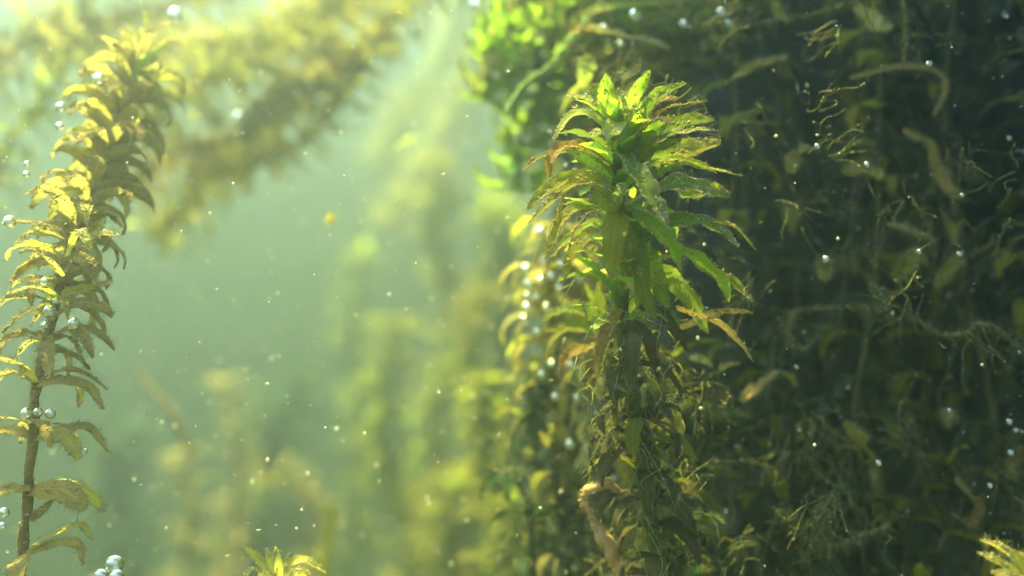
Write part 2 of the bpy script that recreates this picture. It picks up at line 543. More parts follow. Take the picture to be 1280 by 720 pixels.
# ----------------------------------------------------------------- the green plant in focus
Y0 = 12.0
stem_path = [P(838, 800, 13.4), P(822, 700, 13.0), P(806, 600, 12.8), P(792, 500, 12.5), P(780, 420, 12.3), P(774, 340, 12.15), P(772, 260, 12.1), P(771, 200, 12.05), P(772, 160, 12.0)]
g = thing('waterweed_plant', stem_path[0], 'bright green waterweed with a bushy speckled crown, sharpest and foremost before the dark weeds', 'plant')
mb = MB()
tube_into(mb, stem_path, .10, .075, nseg=60, ns=10, grains=500, hairs=220, gr=(.006, .022))
link('stem', mb.mesh('stem', (M_STEM, M_GRAIN, M_HAIR), stem_path[0]), g)
UP, CAM = (0, 0, 1), (0, -1, .15)
H = [
 # apex
 ([(770, 170, 0), (760, 132, -.05), (757, 91, -.1)], 27, (-.2, -1, 0), 'fresh'),
 ([(775, 168, .05), (788, 128, .1), (813, 88, .1)], 21, (.55, -.7, .3), 'fresh'),
 ([(770, 166, 0), (742, 128, .1), (707, 119, .15)], 15, (-.1, -.5, .8), 'pale'),
 ([(768, 166, -.05), (738, 141, -.1), (714, 134, -.1)], 14, (-.2, -.6, .7), 'pale'),
 ([(764, 162, -.1), (730, 141, -.25), (708, 150, -.3), (692, 177, -.3)], 15, (-.4, -.6, .6), 'pale'),
 ([(772, 150, -.1), (768, 160, -.5), (759, 173, -.8)], 22, (0, -.5, .85), 'pale'),
 ([(772, 145, -.1), (786, 138, -.4), (797, 137, -.5)], 12, (.2, -.6, .7), 'pale'),
 ([(768, 160, 0), (748, 118, .15), (742, 104, .2)], 17, (-.3, -.9, .1), 'fresh'),
 ([(772, 170, 0), (776, 138, -.1), (771, 112, -.05)], 18, (.1, -1, 0), 'pale'),
 ([(770, 170, -.1), (752, 165, -.5), (735, 172, -.6)], 14, (-.3, -.6, .6), 'pale'),
 # upper right
 ([(790, 165, .1), (818, 122, .2), (858, 104, .2)], 17, (.3, -.6, .7), 'fresh'),
 ([(786, 160, .2), (815, 130, .3), (848, 121, .35)], 13, (.2, -.4, .9), 'brown'),
 ([(788, 176, 0), (828, 138, .1), (858, 130, .12), (884, 126, .1)], 11, (.1, -.2, 1), 'brown'),
 ([(790, 172, -.2), (820, 150, -.4), (843, 154, -.5)], 13, (.2, -.5, .8), 'brown'),
 ([(785, 190, .1), (818, 163, .15), (862, 150, .2), (893, 150, .2)], 24, (.1, -.75, .6), 'fresh'),
 ([(790, 198, -.05), (828, 172, -.1), (868, 163, -.1), (904, 164, -.1)], 17, (.0, -.5, .9), 'speck'),
 ([(800, 205, .5), (850, 188, .6), (902, 178, .6)], 28, (.1, -.9, .4), 'olive'),
 ([(778, 198, .0), (797, 152, .05), (822, 117, .1)], 25, (.35, -.9, .1), 'green'),
 ([(775, 200, -.1), (788, 168, -.2), (806, 136, -.2)], 24, (.3, -.95, .1), 'fresh'),
 ([(780, 204, -.1), (806, 172, -.2), (838, 148, -.15)], 20, (.3, -.9, .4), 'fresh'),
 ([(782, 210, .1), (815, 185, .0), (852, 176, .0)], 22, (.2, -.8, .5), 'green'),
 ([(785, 212, .3), (820, 195, .3), (868, 190, .3)], 18, (.1, -.6, .8), 'fresh'),
 # left, second and third whorl
 ([(764, 206, 0), (735, 186, -.15), (705, 183, -.2), (688, 200, -.25), (686, 223, -.25)], 19, (-.2, -.55, .85), 'brown'),
 ([(766, 222, 0), (738, 204, -.15), (704, 184, -.15)], 22, (-.25, -.75, .6), 'fresh'),
 ([(762, 205, .3), (712, 190, .45), (676, 196, .5), (652, 215, .5)], 11, (-.2, -.5, .9), 'olive'),
 ([(756, 224, 0), (716, 221, -.1), (682, 238, -.2), (658, 263, -.25)], 18, (-.3, -.75, .6), 'olive'),
 ([(756, 226, -.1), (718, 230, -.25), (688, 252, -.35), (660, 280, -.4)], 15, (-.35, -.8, .5), 'olive'),
 ([(750, 226, -.1), (715, 232, -.2), (700, 260, -.2), (688, 294, -.2)], 7, (-.9, -.2, .3), 'brown'),
 ([(764, 218, .2), (735, 212, .3), (700, 222, .4)], 18, (-.2, -.5, .9), 'fresh'),
 ([(762, 258, .1), (728, 258, .1), (700, 277, .1), (682, 324, .1)], 19, (-.35, -.7, .6), 'olive'),
 ([(762, 262, -.1), (738, 266, -.2), (718, 288, -.25), (708, 322, -.25)], 10, (-.8, -.3, .5), 'brown'),
 ([(760, 288, .1), (735, 295, .1), (712, 322, .1), (706, 351, .1)], 17, (-.5, -.7, .5), 'olive'),
 ([(764, 282, .3), (735, 280, .4), (708, 300, .5), (690, 322, .5)], 14, (-.3, -.6, .7), 'fresh'),
 ([(776, 264, -.15), (757, 249, -.35), (738, 231, -.4)], 22, (-.4, -.8, .3), 'olive'),
 ([(773, 255, -.2), (775, 241, -.45), (780, 228, -.5)], 15, (0, -.9, .3), 'pale'),
 # hanging towards the lens
 ([(771, 256, -.1), (769, 285, -.5), (766, 315, -.55), (764, 350, -.5)], 27, (-.1, -1, .1), 'olive'),
 ([(781, 256, -.1), (786, 290, -.4), (786, 325, -.4), (778, 368, -.3)], 19, (.2, -1, .1), 'olive'),
 ([(792, 268, 0), (800, 315, -.3), (805, 362, -.35), (820, 401, -.3)], 22, (-.5, -.85, .1), 'green'),
 ([(776, 188, -.15), (797, 216, -.7), (817, 250, -.9), (834, 280, -.95)], 27, (.25, -.85, .5), 'speck'),
 ([(787, 256, -.1), (818, 283, -.55), (840, 308, -.7), (851, 338, -.7)], 33, (.3, -.8, .55), 'fresh'),
 ([(780, 256, -.1), (812, 266, -.5), (838, 287, -.6)], 5, (.3, -.3, 1), 'pale'),
 ([(800, 300, .2), (815, 340, .2), (835, 385, .3)], 30, (.3, -.9, .3), 'green'),
 # right
 ([(798, 238, .1), (838, 206, .1), (882, 210, .1), (929, 220, .1)], 17, (.1, -.55, .85), 'fresh'),
 ([(798, 228, .3), (832, 200, .4), (868, 203, .4), (897, 217, .4)], 15, (.1, -.5, .9), 'fresh'),
 ([(795, 236, .0), (826, 214, .1), (852, 212, .1)], 18, (.1, -.8, .6), 'green'),
 ([(806, 240, -.1), (848, 228, -.25), (878, 234, -.3), (893, 245, -.3)], 27, (.1, -.75, .65), 'speck'),
 ([(850, 244, .6), (888, 237, .7), (912, 246, .7)], 20, (.1, -.8, .5), 'green'),
 ([(805, 300, .0), (850, 275, -.1), (892, 282, -.15), (924, 308, -.15)], 25, (.1, -.7, .7), 'speck'),
 ([(870, 276, .5), (915, 282, .6), (946, 314, .6)], 9, (.3, -.5, .8), 'green'),
 ([(815, 262, .2), (835, 272, .3), (846, 300, .4)], 24, (.3, -.8, .5), 'green'),
 ([(830, 300, 0), (872, 324, -.1), (903, 352, -.15), (911, 378, -.15)], 24, (.35, -.7, .6), 'fresh'),
 ([(870, 332, .4), (912, 350, .5), (941, 377, .5)], 17, (.4, -.6, .7), 'green'),
 ([(845, 385, .2), (890, 400, .3), (920, 422, .3), (941, 452, .3)], 15, (.4, -.5, .8), 'silt'),
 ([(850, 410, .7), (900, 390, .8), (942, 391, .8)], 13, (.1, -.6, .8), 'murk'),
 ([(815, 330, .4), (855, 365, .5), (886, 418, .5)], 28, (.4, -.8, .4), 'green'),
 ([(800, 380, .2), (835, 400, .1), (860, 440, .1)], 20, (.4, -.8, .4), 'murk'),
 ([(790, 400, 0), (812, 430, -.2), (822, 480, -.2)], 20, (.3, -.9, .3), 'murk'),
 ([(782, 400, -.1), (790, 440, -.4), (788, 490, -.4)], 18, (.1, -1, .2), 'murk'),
 ([(775, 385, -.1), (755, 420, -.3), (745, 470, -.3)], 15, (-.4, -.9, .3), 'brown'),
]
for pts, w, h, ms in H:
    lab = {'speck': 'pale speckled leaf dusted with silt', 'brown': 'reddish brown leaf curling at its edges'}.get(ms)
    hero(g, pts, Y0, w*1.14, h, ms, lab, fold=rr(.05, .5), twist=rr(-.35, .35), grains={'speck': 240, 'fresh': 150, 'pale': 110}.get(ms, 120), hairs=34, clump=5)
# inner leaves that fill the crown
plant(None, stem_path, .36, 5, 1.05, 'fresh', 'arch', root=g, stem=False, s0=.65, s1=.985, tipgap=.45, tiplen=.75, mix=('pale', .3))
plant(None, stem_path, .3, 4, .6, 'pale', 'up', root=g, stem=False, s0=.93, s1=1.0, tipgap=.5, tiplen=1)
# lower, shaded whorls of the same stem
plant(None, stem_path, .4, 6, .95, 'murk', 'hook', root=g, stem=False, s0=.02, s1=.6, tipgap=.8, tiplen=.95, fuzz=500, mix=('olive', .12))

# thin algal film with its threads between the tips on the right of the crown
def film():
    ring = [P(765, 91, 11.95), P(790, 86, 12.0), P(813, 87, 12.1), P(836, 95, 12.15), P(858, 104, 12.2), P(872, 115, 12.15), P(884, 126, 12.1), P(884, 138, 12.1), P(893, 150, 12.15), P(904, 164, 11.95), P(900, 178, 12.4)]
    inner = [P(776, 120, 12.1), P(790, 115, 12.1), P(803, 118, 12.15), P(818, 122, 12.2), P(828, 126, 12.2), P(835, 134, 12.2), P(842, 140, 12.15), P(850, 148, 12.15), P(850, 156, 12.15), P(852, 168, 12.0), P(850, 186, 12.4)]
    mb = MB()
    def lin(q, n=40):
        o = []
        for i in range(n+1):
            t = i/n*(len(q)-1); k = min(int(t), len(q)-2)
            o.append(q[k].lerp(q[k+1], t-k)+V((.01*noise.noise(V((i*.7, 1, len(q)))), 0, .012*noise.noise(V((i*.7, 5, 2))))))
        return o
    a, b = lin(ring), lin(inner)
    rows = []
    for i in range(41):
        sag = 0 if i % 4 == 0 else .02
        rows.append([mb.add(a[i].lerp(b[i], t/8)+V((0, .12*math.sin(t/8*3.14)+.03*noise.noise(V((i*.4, t*.5, 0))), 0)), (i/40, t/8)) for t in range(9)])
    for i in range(40):
        for t in range(8):
            mb.face((rows[i][t], rows[i+1][t], rows[i+1][t+1], rows[i][t+1]))
    t = NT('algal_film')
    tc = t.node('ShaderNodeTexCoord').outputs['Object']
    n1 = t.noise(tc, 420, 5, .7)
    vo = t.node('ShaderNodeTexVoronoi', feature='DISTANCE_TO_EDGE'); vo.inputs['Scale'].default_value = 420
    t.l.new(tc, vo.inputs['Vector'])
    web = t.math('SUBTRACT', 1.0, t.ramp(vo.outputs['Distance'], .0, .07))
    al = t.math('ADD', t.math('MULTIPLY', t.ramp(n1, .45, .8), .13), t.math('MULTIPLY', web, t.math('MULTIPLY', n1, .2)), clamp=True)
    d = t.node('ShaderNodeBsdfDiffuse'); d.inputs[0].default_value = (.62, .64, .42, 1)
    tl = t.node('ShaderNodeBsdfTranslucent'); tl.inputs[0].default_value = (.62, .64, .42, 1)
    m0 = t.node('ShaderNodeMixShader'); m0.inputs[0].default_value = .5
    t.l.new(d.outputs[0], m0.inputs[1]); t.l.new(tl.outputs[0], m0.inputs[2])
    tr = t.node('ShaderNodeBsdfTransparent')
    mx = t.node('ShaderNodeMixShader'); t.l.new(al, mx.inputs[0]); t.l.new(tr.outputs[0], mx.inputs[1]); t.l.new(m0.outputs[0], mx.inputs[2])
    t.l.new(mx.outputs[0], t.out.inputs[0])
    link('algae_film', mb.mesh('algae_film', [t.mat], stem_path[0]), g)
    mb = MB()
    for i in range(0, 36, 5):
        if rnd() < .6: tube_into(mb, a[i:i+4], .003, .002, nseg=8, ns=4, bump=.3, grains=6, gr=(.003, .008))
    for i in range(16):
        k, j = random.randrange(1, 39), random.randrange(3, 8)
        p = V(mb_at(rows, k, 0, a)); q = b[min(40, max(0, k+random.randint(-4, 4)))]
        q = p.lerp(q, rr(.3, .9))
        tube_into(mb, [p, p.lerp(q, .5)+V((rr(-.03, .03), .04, rr(-.04, .01))), q], .004, .003, nseg=8, ns=4, bump=.3, grains=3, gr=(.004, .01))
    for s, e in (((880, 128, 12.1), (881, 146, 12.1)), ((850, 134, 12.1), (848, 145, 12.1)), ((824, 128, 12.1), (829, 138, 12.1)), ((870, 133, 12.1), (862, 143, 12.1)),
                 ((849, 338, 11.3), (856, 358, 11.35)), ((660, 233, 11.9), (690, 236, 11.9)), ((690, 300, 11.8), (705, 330, 11.8)), ((682, 300, 11.8), (712, 310, 11.8))):
        p, q = P(*s), P(*e)
        tube_into(mb, [p, p.lerp(q, .5)+rvec()*.02, q], .006, .004, nseg=6, ns=4, bump=.3)
    link('algae_thread', mb.mesh('algae_thread', (M_HAIR, M_GRAINP), stem_path[0]), g)
def mb_at(rows, k, t, a): return a[k]
film()

# ----------------------------------------------------------------- the silted plant on the left
LP = [P(20, 800, 12.0), P(28, 690, 12.0), P(40, 560, 12.0), P(46, 480, 12.05), P(62, 410, 12.15), P(80, 335, 12.4), P(108, 255, 12.9), P(132, 185, 13.5), P(160, 118, 14.2), P(182, 66, 14.8)]
lp = thing('waterweed_plant', LP[0], 'tall silt crusted waterweed with hooked ochre leaves, at the left edge of the water', 'plant')
mb = MB()
tube_into(mb, LP, .062, .045, nseg=90, ns=10, bump=.4, grains=1500, hairs=700, gr=(.006, .022))
link('stem', mb.mesh('stem', (M_STEMB, M_GRAIN, M_HAIR), LP[0]), lp)
HL = [
 ([(30, 690, 0), (65, 668, -.1), (100, 656, -.15), (116, 676, -.15)], 16, (.1, -.4, .9)),
 ([(32, 694, -.1), (70, 678, -.1), (98, 680, -.2), (104, 706, -.2)], 15, (.1, -.5, .9)),
 ([(36, 612, 0), (75, 612, -.2), (95, 624, -.3), (106, 638, -.3)], 30, (.2, -.8, .6)),
 ([(36, 608, .1), (85, 606, .1), (115, 620, .1), (130, 640, .1)], 22, (.2, -.5, .9)),
 ([(38, 612, -.1), (10, 612, -.2), (-15, 622, -.2)], 18, (-.2, -.5, .8)),
 ([(30, 692, -.2), (22, 705, -.6), (18, 735, -.8)], 28, (0, -.9, .4)),
 ([(34, 650, .1), (50, 640, .1), (66, 625, .1)], 9, (.3, -.9, .3)),
 ([(40, 545, 0), (75, 544, -.1), (92, 558, -.2), (98, 576, -.2)], 22, (.3, -.7, .6)),
 ([(42, 543, .1), (80, 537, .1), (112, 535, .1), (137, 566, .1)], 15, (.1, -.5, .9)),
 ([(38, 545, 0), (15, 538, 0), (-15, 540, 0)], 16, (-.1, -.4, .9)),
 ([(46, 478, 0), (75, 463, -.1), (105, 466, -.15), (135, 488, -.15)], 15, (.1, -.4, .9)),
 ([(46, 482, -.1), (80, 475, -.2), (112, 484, -.25), (129, 512, -.25)], 17, (.2, -.5, .8)),
 ([(44, 478, -.1), (26, 455, -.3), (0, 448, -.4), (-20, 455, -.4)], 17, (-.2, -.4, .9)),
 ([(46, 475, .1), (65, 440, .2), (95, 445, .2), (112, 462, .2)], 13, (.2, -.5, .8)),
 ([(58, 425, 0), (85, 412, -.2), (105, 422, -.3), (116, 447, -.3)], 18, (.3, -.5, .8)),
 ([(60, 420, .1), (100, 408, .1), (128, 420, .1), (143, 437, .1)], 13, (.2, -.4, .9)),
 ([(58, 425, -.1), (40, 415, -.4), (15, 420, -.5), (0, 425, -.5)], 14, (-.2, -.4, .9)),
 ([(60, 420, -.2), (58, 440, -.5), (62, 470, -.6)], 20, (.1, -.9, .3)),
 ([(66, 400, 0), (45, 385, -.3), (20, 400, -.5), (2, 416, -.5)], 14, (-.2, -.5, .8)),
 ([(70, 392, 0), (100, 378, 0), (128, 383, 0), (141, 396, 0)], 16, (.1, -.6, .8)),
 ([(72, 372, -.1), (50, 360, -.4), (25, 362, -.5), (6, 372, -.5)], 16, (-.1, -.3, .9)),
 ([(76, 368, .1), (105, 362, .1), (142, 352, .1)], 18, (.1, -.7, .6)),
 ([(78, 345, -.1), (60, 325, -.4), (40, 312, -.5), (24, 316, -.5)], 12, (-.1, -.4, .9)),
 ([(78, 345, .1), (95, 322, -.2), (112, 330, -.3), (118, 350, -.3)], 20, (.3, -.7, .6)),
 ([(84, 320, .0), (98, 288, -.3), (108, 300, -.4), (120, 322, -.4)], 14, (.3, -.5, .7)),
 ([(90, 300, .5), (60, 282, .1), (28, 277, .0), (8, 280, .0)], 11, (-.1, -.4, .9)),
 ([(88, 310, .3), (120, 292, .2), (150, 294, .2)], 15, (.1, -.5, .8)),
 ([(100, 275, .7), (130, 262, .7), (154, 284, .7)], 14, (.2, -.5, .8)),
]
for pts, w, h in HL:
    hero(lp, pts, 12.0, w*1.05, h, random.choice(('silt', 'silt', 'silt', 'yell')), None, fold=rr(-.2, .5), twist=rr(-.4, .4), grains=380, hairs=110, gr=(.005, .016), clump=8, wave=.08, edge=.45)
plant(None, LP, .36, 6, .95, 'silt', 'hook', root=lp, stem=False, s0=.5, s1=1.0, tipgap=.6, tiplen=.95, mix=('yell', .15))
plant(None, LP, .5, 4, .85, 'silt', 'hook', root=lp, stem=False, s0=.3, s1=.6, tipgap=.9, tiplen=.95)
hero(lp, [(165, 105, 2.3), (180, 78, 2.1), (208, 55, 2.0)], 12, 17, (-.4, -.8, .3), 'fresh', 'clean bright green young leaf at the tip', grains=20)
hero(lp, [(180, 70, 2.8), (185, 35, 2.8), (176, 5, 2.8)], 12, 11, (-.4, -.8, .3), 'yell')
for q in ([(180, 62, 2.7), (205, 30, 2.7), (225, 34, 2.7)], [(178, 70, 2.7), (160, 42, 2.5), (145, 38, 2.5)], [(182, 68, 2.8), (215, 50, 2.8), (242, 60, 2.8)]):
    hero(lp, q, 12, 12, (.1, -.5, .8), 'yell')

# ----------------------------------------------------------------- shoots cut off by the lower edge
def shoot(label, base, Y, leaves, ms):
    r = thing('waterweed_shoot', P(*base, Y), label, 'plant')
    mb = MB()
    top = leaves[0][0][0]
    tube_into(mb, [P(base[0], base[1], Y), P((base[0]+top[0])/2+2, (base[1]+top[1])/2, Y), P(top[0], top[1], Y)], .07, .05, nseg=16, grains=60, hairs=40)
    link('stem', mb.mesh('stem', (STEMS[ms],)+SETS[ms][1:], P(*base, Y)), r)
    for pts, w, h in leaves:
        hero(r, [(a, b, d) for a, b, d in pts], Y, w, h, ms, grains=90, hairs=60, gr=(.006, .02))
    return r
shoot('fuzzy yellow shoot tip poking up from the lower edge, left of centre', (348, 900), 12.6, [
    ([(340, 735, 0), (326, 702, 0), (303, 681, 0)], 14, (-.3, -.7, .5)), ([(345, 735, 0), (338, 705, -.1), (332, 686, -.1)], 10, (0, -.9, .3)),
    ([(348, 735, 0), (348, 708, -.2), (344, 682, -.2)], 12, (.3, -.9, .2)), ([(352, 738, 0), (362, 706, .1), (382, 700, .1), (408, 716, .1)], 15, (.2, -.5, .8)),
    ([(338, 738, 0), (318, 712, -.2), (300, 726, -.3)], 13, (-.3, -.5, .8)), ([(350, 740, -.1), (370, 716, -.3), (392, 726, -.4)], 16, (.2, -.7, .6)),
    ([(345, 742, -.2), (330, 722, -.4), (318, 736, -.5)], 16, (-.2, -.8, .5)), ([(352, 740, .2), (350, 714, .2), (362, 690, .2)], 10, (.3, -.8, .2)),
    ([(346, 745, -.3), (356, 728, -.5), (362, 745, -.6)], 18, (0, -.8, .6))], 'yell')
shoot('bright yellow curled shoot tip entering at the lower right corner', (1330, 860), 11.0, [
    ([(1300, 745, 0), (1262, 692, 0), (1224, 674, 0)], 15, (-.3, -.5, .8)), ([(1300, 750, -.1), (1255, 706, -.2), (1222, 690, -.2)], 15, (-.2, -.6, .7)),
    ([(1302, 742, .1), (1278, 700, .1), (1240, 680, .1)], 14, (-.2, -.6, .7)), ([(1300, 752, -.2), (1268, 722, -.3), (1238, 716, -.3)], 16, (-.2, -.6, .7)),
    ([(1305, 742, .2), (1290, 705, .2), (1268, 690, .2)], 14, (-.3, -.7, .5))], 'yell')
shoot('low shoot under the big air bubble at the lower left', (140, 900), 11.8, [
    ([(140, 748, 0), (135, 732, 0), (122, 722, 0)], 14, (-.2, -.6, .7)), ([(142, 748, 0), (150, 728, 0), (168, 730, 0)], 14, (.2, -.6, .7)),
    ([(140, 750, -.1), (138, 734, -.3), (130, 740, -.4)], 16, (0, -.8, .5)), ([(140, 748, .1), (146, 722, .1), (143, 717, .1)], 12, (0, -.8, .4))], 'silt')

# green side shoot to the left of the main stem, a little behind it
ss = thing('waterweed_shoot', P(800, 620, 14.5), 'small vivid green shoot fanning left, just below the bushy green crown', 'plant')
mb = MB()
tube_into(mb, [P(800, 620, 14.5), P(775, 500, 14.2), P(757, 415, 13.8)], .08, .06, nseg=20, grains=120, hairs=60)
link('stem', mb.mesh('stem', (M_STEM, M_GRAIN, M_HAIR), P(800, 620, 14.5)), ss)
for pts, w, h, ms in (
    ([(757, 414, 0), (722, 388, -.1), (694, 390, -.1), (676, 404, -.1)], 18, (-.2, -.6, .8), 'green'),
    ([(757, 416, 0), (720, 404, -.2), (684, 414, -.2)], 20, (-.2, -.8, .5), 'green'),
    ([(757, 412, .1), (735, 385, .1), (706, 378, .1)], 17, (-.3, -.7, .5), 'green'),
    ([(757, 418, 0), (712, 412, -.1), (688, 428, -.1), (679, 456, -.1)], 13, (-.3, -.5, .8), 'olive'),
    ([(755, 422, -.1), (722, 436, -.4), (707, 446, -.4), (701, 470, -.4)], 19, (-.4, -.8, .4), 'brown'),
    ([(757, 424, -.1), (748, 442, -.4), (740, 455, -.4), (731, 474, -.4)], 17, (-.3, -.9, .2), 'brown'),
    ([(757, 410, .2), (745, 380, .3), (728, 350, .3)], 12, (-.5, -.8, .1), 'olive'),
    ([(758, 405, .2), (750, 370, .2), (752, 345, .2)], 13, (-.2, -.9, .1), 'olive'),
    ([(760, 420, 0), (772, 450, -.2), (775, 490, -.2)], 18, (.3, -.9, .3), 'murk')):
    hero(ss, pts, 13.9, w, h, ms)

# ----------------------------------------------------------------- sunlit weeds right behind the green plant
plant('sunlit yellow weed crusted with bubbles, hidden behind the green crown', [P(700, 760, 16.6), P(698, 600, 16.4), P(692, 450, 16.2), P(688, 350, 16.0), P(696, 275, 15.9)], .42, 7, 1.15, 'yell', 'hook', r=.05, tipgap=.8, tiplen=.9, s0=.52, group='yellow weeds behind the green plant')
plant('bushy yellow weed glowing just left of the green stem', [P(735, 760, 17.2), P(722, 560, 17), P(712, 440, 16.9), P(712, 330, 16.8), P(722, 280, 16.7)], .4, 7, 1.2, 'yell', 'hook', r=.05, tipgap=.8, tiplen=.9, s0=.15, group='yellow weeds behind the green plant')
plant('sunlit yellow weed lit between the green stem and the bent brown twig', [P(790, 780, 16), P(775, 640, 15.8), P(762, 540, 15.6), P(748, 450, 15.4)], .4, 8, 1.1, 'yell', 'hook', r=.05, s0=.3, tipgap=.8, tiplen=.9, group='yellow weeds behind the green plant')
plant('yellow green weed in the lower shade, right of the bent brown twig', [P(850, 800, 17.5), P(838, 720, 17.4), P(815, 640, 17.3), P(800, 560, 17.2)], .5, 6, 1.0, 'yell', 'arch', r=.08, group='yellow weeds behind the green plant')
plant('dark green weed leaning along the left edge of the shaded mass', [P(690, 800, 17.6), P(676, 640, 17.2), P(668, 540, 17), P(662, 470, 16.8)], .48, 6, .85, 'deep', 'arch', r=.07, fuzz=80)
plant('dull green weed rising between the yellow weeds and the bent brown twig', [P(740, 800, 16.8), P(722, 660, 16.6), P(720, 570, 16.6), P(712, 510, 16.6)], .5, 6, .95, 'deep', 'hook', r=.07, fuzz=80)

tw = thing('twig', P(790, 735, 12.9), 'bent reddish brown twig standing in front of the yellow weed, lower centre', 'twig')
mb = MB()
tube_into(mb, [P(800, 790, 12.9), P(780, 722, 12.9), P(752, 670, 12.8), P(736, 638, 12.8), P(730, 622, 12.8), P(738, 612, 12.8), P(765, 600, 12.8)], 0.085, .055, nseg=60, ns=10, bump=.45, grains=400, hairs=120, gr=(.01, .03))
link('shaft', mb.mesh('shaft', (M_TWIG, M_GRAIN, M_HAIR), P(790, 735, 12.9)), tw)
mb = MB()
tube_into(mb, [P(758, 602, 12.8), P(770, 612, 12.8), P(777, 622, 12.8)], .06, .03, nseg=10, grains=20)
link('side_twig', mb.mesh('side_twig', (M_TWIG, M_GRAIN, M_HAIR), P(790, 735, 12.9)), tw)

# ----------------------------------------------------------------- green weeds hanging at the top, right of the glow
TG = 'mossy weeds hanging at the top behind the crown'
for lab, pts, ms, mx, ln in (
    ('mossy green weed with a lit top, uppermost beside the bright water', [(900, -160, 19.5), (800, -50, 18.6), (700, 0, 18), (640, 30, 17.6), (606, 72, 17.4)], 'fresh', ('yell', .3), 1.1),
    ('dark green weed hanging behind the crown, over the bright water', [(850, -60, 19.5), (760, 40, 19), (690, 100, 18.6), (652, 170, 18.4), (650, 245, 18.3)], 'green', ('fresh', .5), 1.15),
    ('olive weed with yellow leaves hanging behind the top of the crown', [(960, -60, 19), (890, 0, 18.4), (820, 40, 18), (760, 60, 17.8), (710, 76, 17.6)], 'olive', ('yell', .3), 1.1),
    ('shaded green weed hanging between the crown and the dark mass', [(930, -100, 21), (850, 60, 20.5), (760, 170, 20), (700, 260, 19.6)], 'deep', ('green', .2), 1.2),
    ('lit green weed crossing the top edge above the ochre leaf', [(960, -60, 17.6), (860, 0, 17.2), (770, 8, 17), (690, -6, 16.8), (640, 6, 16.6)], 'fresh', ('yell', .35), 1.0),
    ('mossy weed hanging down behind the pale dead leaf', [(800, -90, 18.6), (730, 10, 18.2), (690, 70, 18), (668, 130, 17.8)], 'fresh', ('deep', .3), 1.05),
    ('short mossy weed drooping at the tip beside the bright water', [(740, -80, 18.8), (660, 20, 18.4), (622, 70, 18.2), (606, 118, 18)], 'green', ('yell', .3), .95),
    ('dull olive weed filling the gap behind the crown tip', [(900, 20, 19.6), (820, 80, 19.2), (740, 120, 19), (690, 190, 18.8)], 'olive', ('deep', .4), 1.1)):
    plant(lab, [P(*p) for p in pts], .34, 7, ln, ms, 'hook', r=.06, fuzz=200, mix=mx, group=TG, tipgap=.8, tiplen=.8)
sg = thing('grass_stem', P(718, 48, 15.8), 'straight bright green stem slanting down left above the crown', 'plant stem')
mb = MB()
tube_into(mb, [P(766, -10, 16.2), P(722, 40, 15.8), P(690, 82, 15.6), P(655, 108, 15.4), P(632, 142, 15.2)], .075, .03, nseg=40, bump=.4, grains=260, hairs=120)
link('stem', mb.mesh('stem', (rough_mat('grass_green', (.14, .26, .04), (.28, .38, .09), 700), M_GRAINP, M_HAIR), P(718, 48, 15.8)), sg)
lb = thing('dead_leaf', P(735, 70, 15.0), 'pale cream dead leaf hanging above left of the green crown', 'leaf')
hero(lb, [(738, 68, 0), (732, 88, -.1), (728, 112, 0)], 15.0, 24, (.2, -1, .2), 'pale', grains=50)
hero(lb, [(728, 104, 0), (712, 122, .1), (702, 140, .1)], 15.0, 11, (.2, -1, .2), 'yell', grains=30)
lc = thing('dead_leaf', P(700, 40, 14.8), 'crusty ochre leaf remnant lit near the top edge, above the crown', 'leaf')
for q, w, ms in (([(712, 42, 0), (740, 36, -.1), (770, 42, 0), (792, 48, 0)], 20, 'yell'), ([(792, 46, 0), (815, 52, 0), (838, 62, 0)], 12, 'yell'), ([(740, 42, -.1), (728, 34, -.1), (714, 40, -.1)], 16, 'brown'), ([(725, 20, .2), (770, 8, .2), (850, 4, .4)], 22, 'fresh')):
    hero(lc, q, 14.8, w, (0, -.6, .8), ms, grains=160, gr=(.01, .03))

# ----------------------------------------------------------------- the dark mass on the right
deep_spots = [
    ('dark algae draped weed directly right of the green plant', 915, 15.2, -20, -80, 1.05, 'hook'),
    ('dark weed with drooping leaves, lower middle of the shaded mass', 965, 14.0, -30, 420, 1.0, 'droop'),
    ('dull olive weed with hooked leaves standing third in the shaded mass', 1010, 15.6, 30, -100, 1.05, 'hook'),
    ('dim hooked weed in the middle of the shaded mass', 1085, 14.8, 20, -90, 1.0, 'hook'),
    ('dim weed half hidden behind the brown arm at the right', 1150, 15.8, 30, -100, 1.1, 'hook'),
    ('dark weed with bubbles near the right edge', 1225, 14.6, -15, -90, 1.0, 'hook'),
    ('dark weed cut off by the right edge', 1290, 14.2, -10, -70, 1.0, 'hook'),
    ('short dark weed at the lower right under the bubbles', 1190, 13.4, 10, 560, .8, 'arch'),
    ('short dark weed low in the shaded mass, before the others', 1060, 13.5, -20, 520, .85, 'hook'),
    ('short dull weed at the foot of the green plant', 885, 13.6, -25, 440, .95, 'droop'),
    ('leaning dark weed crossing the upper part of the shaded mass', 820, 16.4, 300, -60, 1.1, 'arch'),
    ('leaning dark weed crossing behind the looped arm', 1240, 16.8, -190, -60, 1.1, 'arch'),
    ('dark leafy weed crowding the lower green stem on its right', 850, 14.2, -10, 400, 1.0, 'droop'),
    ('dark leafy weed at the foot of the brown twig', 735, 14.6, 20, 560, .9, 'droop'),
    ('dark weed standing at the left foot of the shaded mass', 690, 14.6, -22, 500, .85, 'droop'),
    ('dark weed in front of the yellow weed, at the edge of the bright water', 668, 14.9, -8, 480, .8, 'hook'),
    ('thin dark weed between the crown and the olive arm', 960, 16.6, 10, -90, 1.1, 'hook'),
]
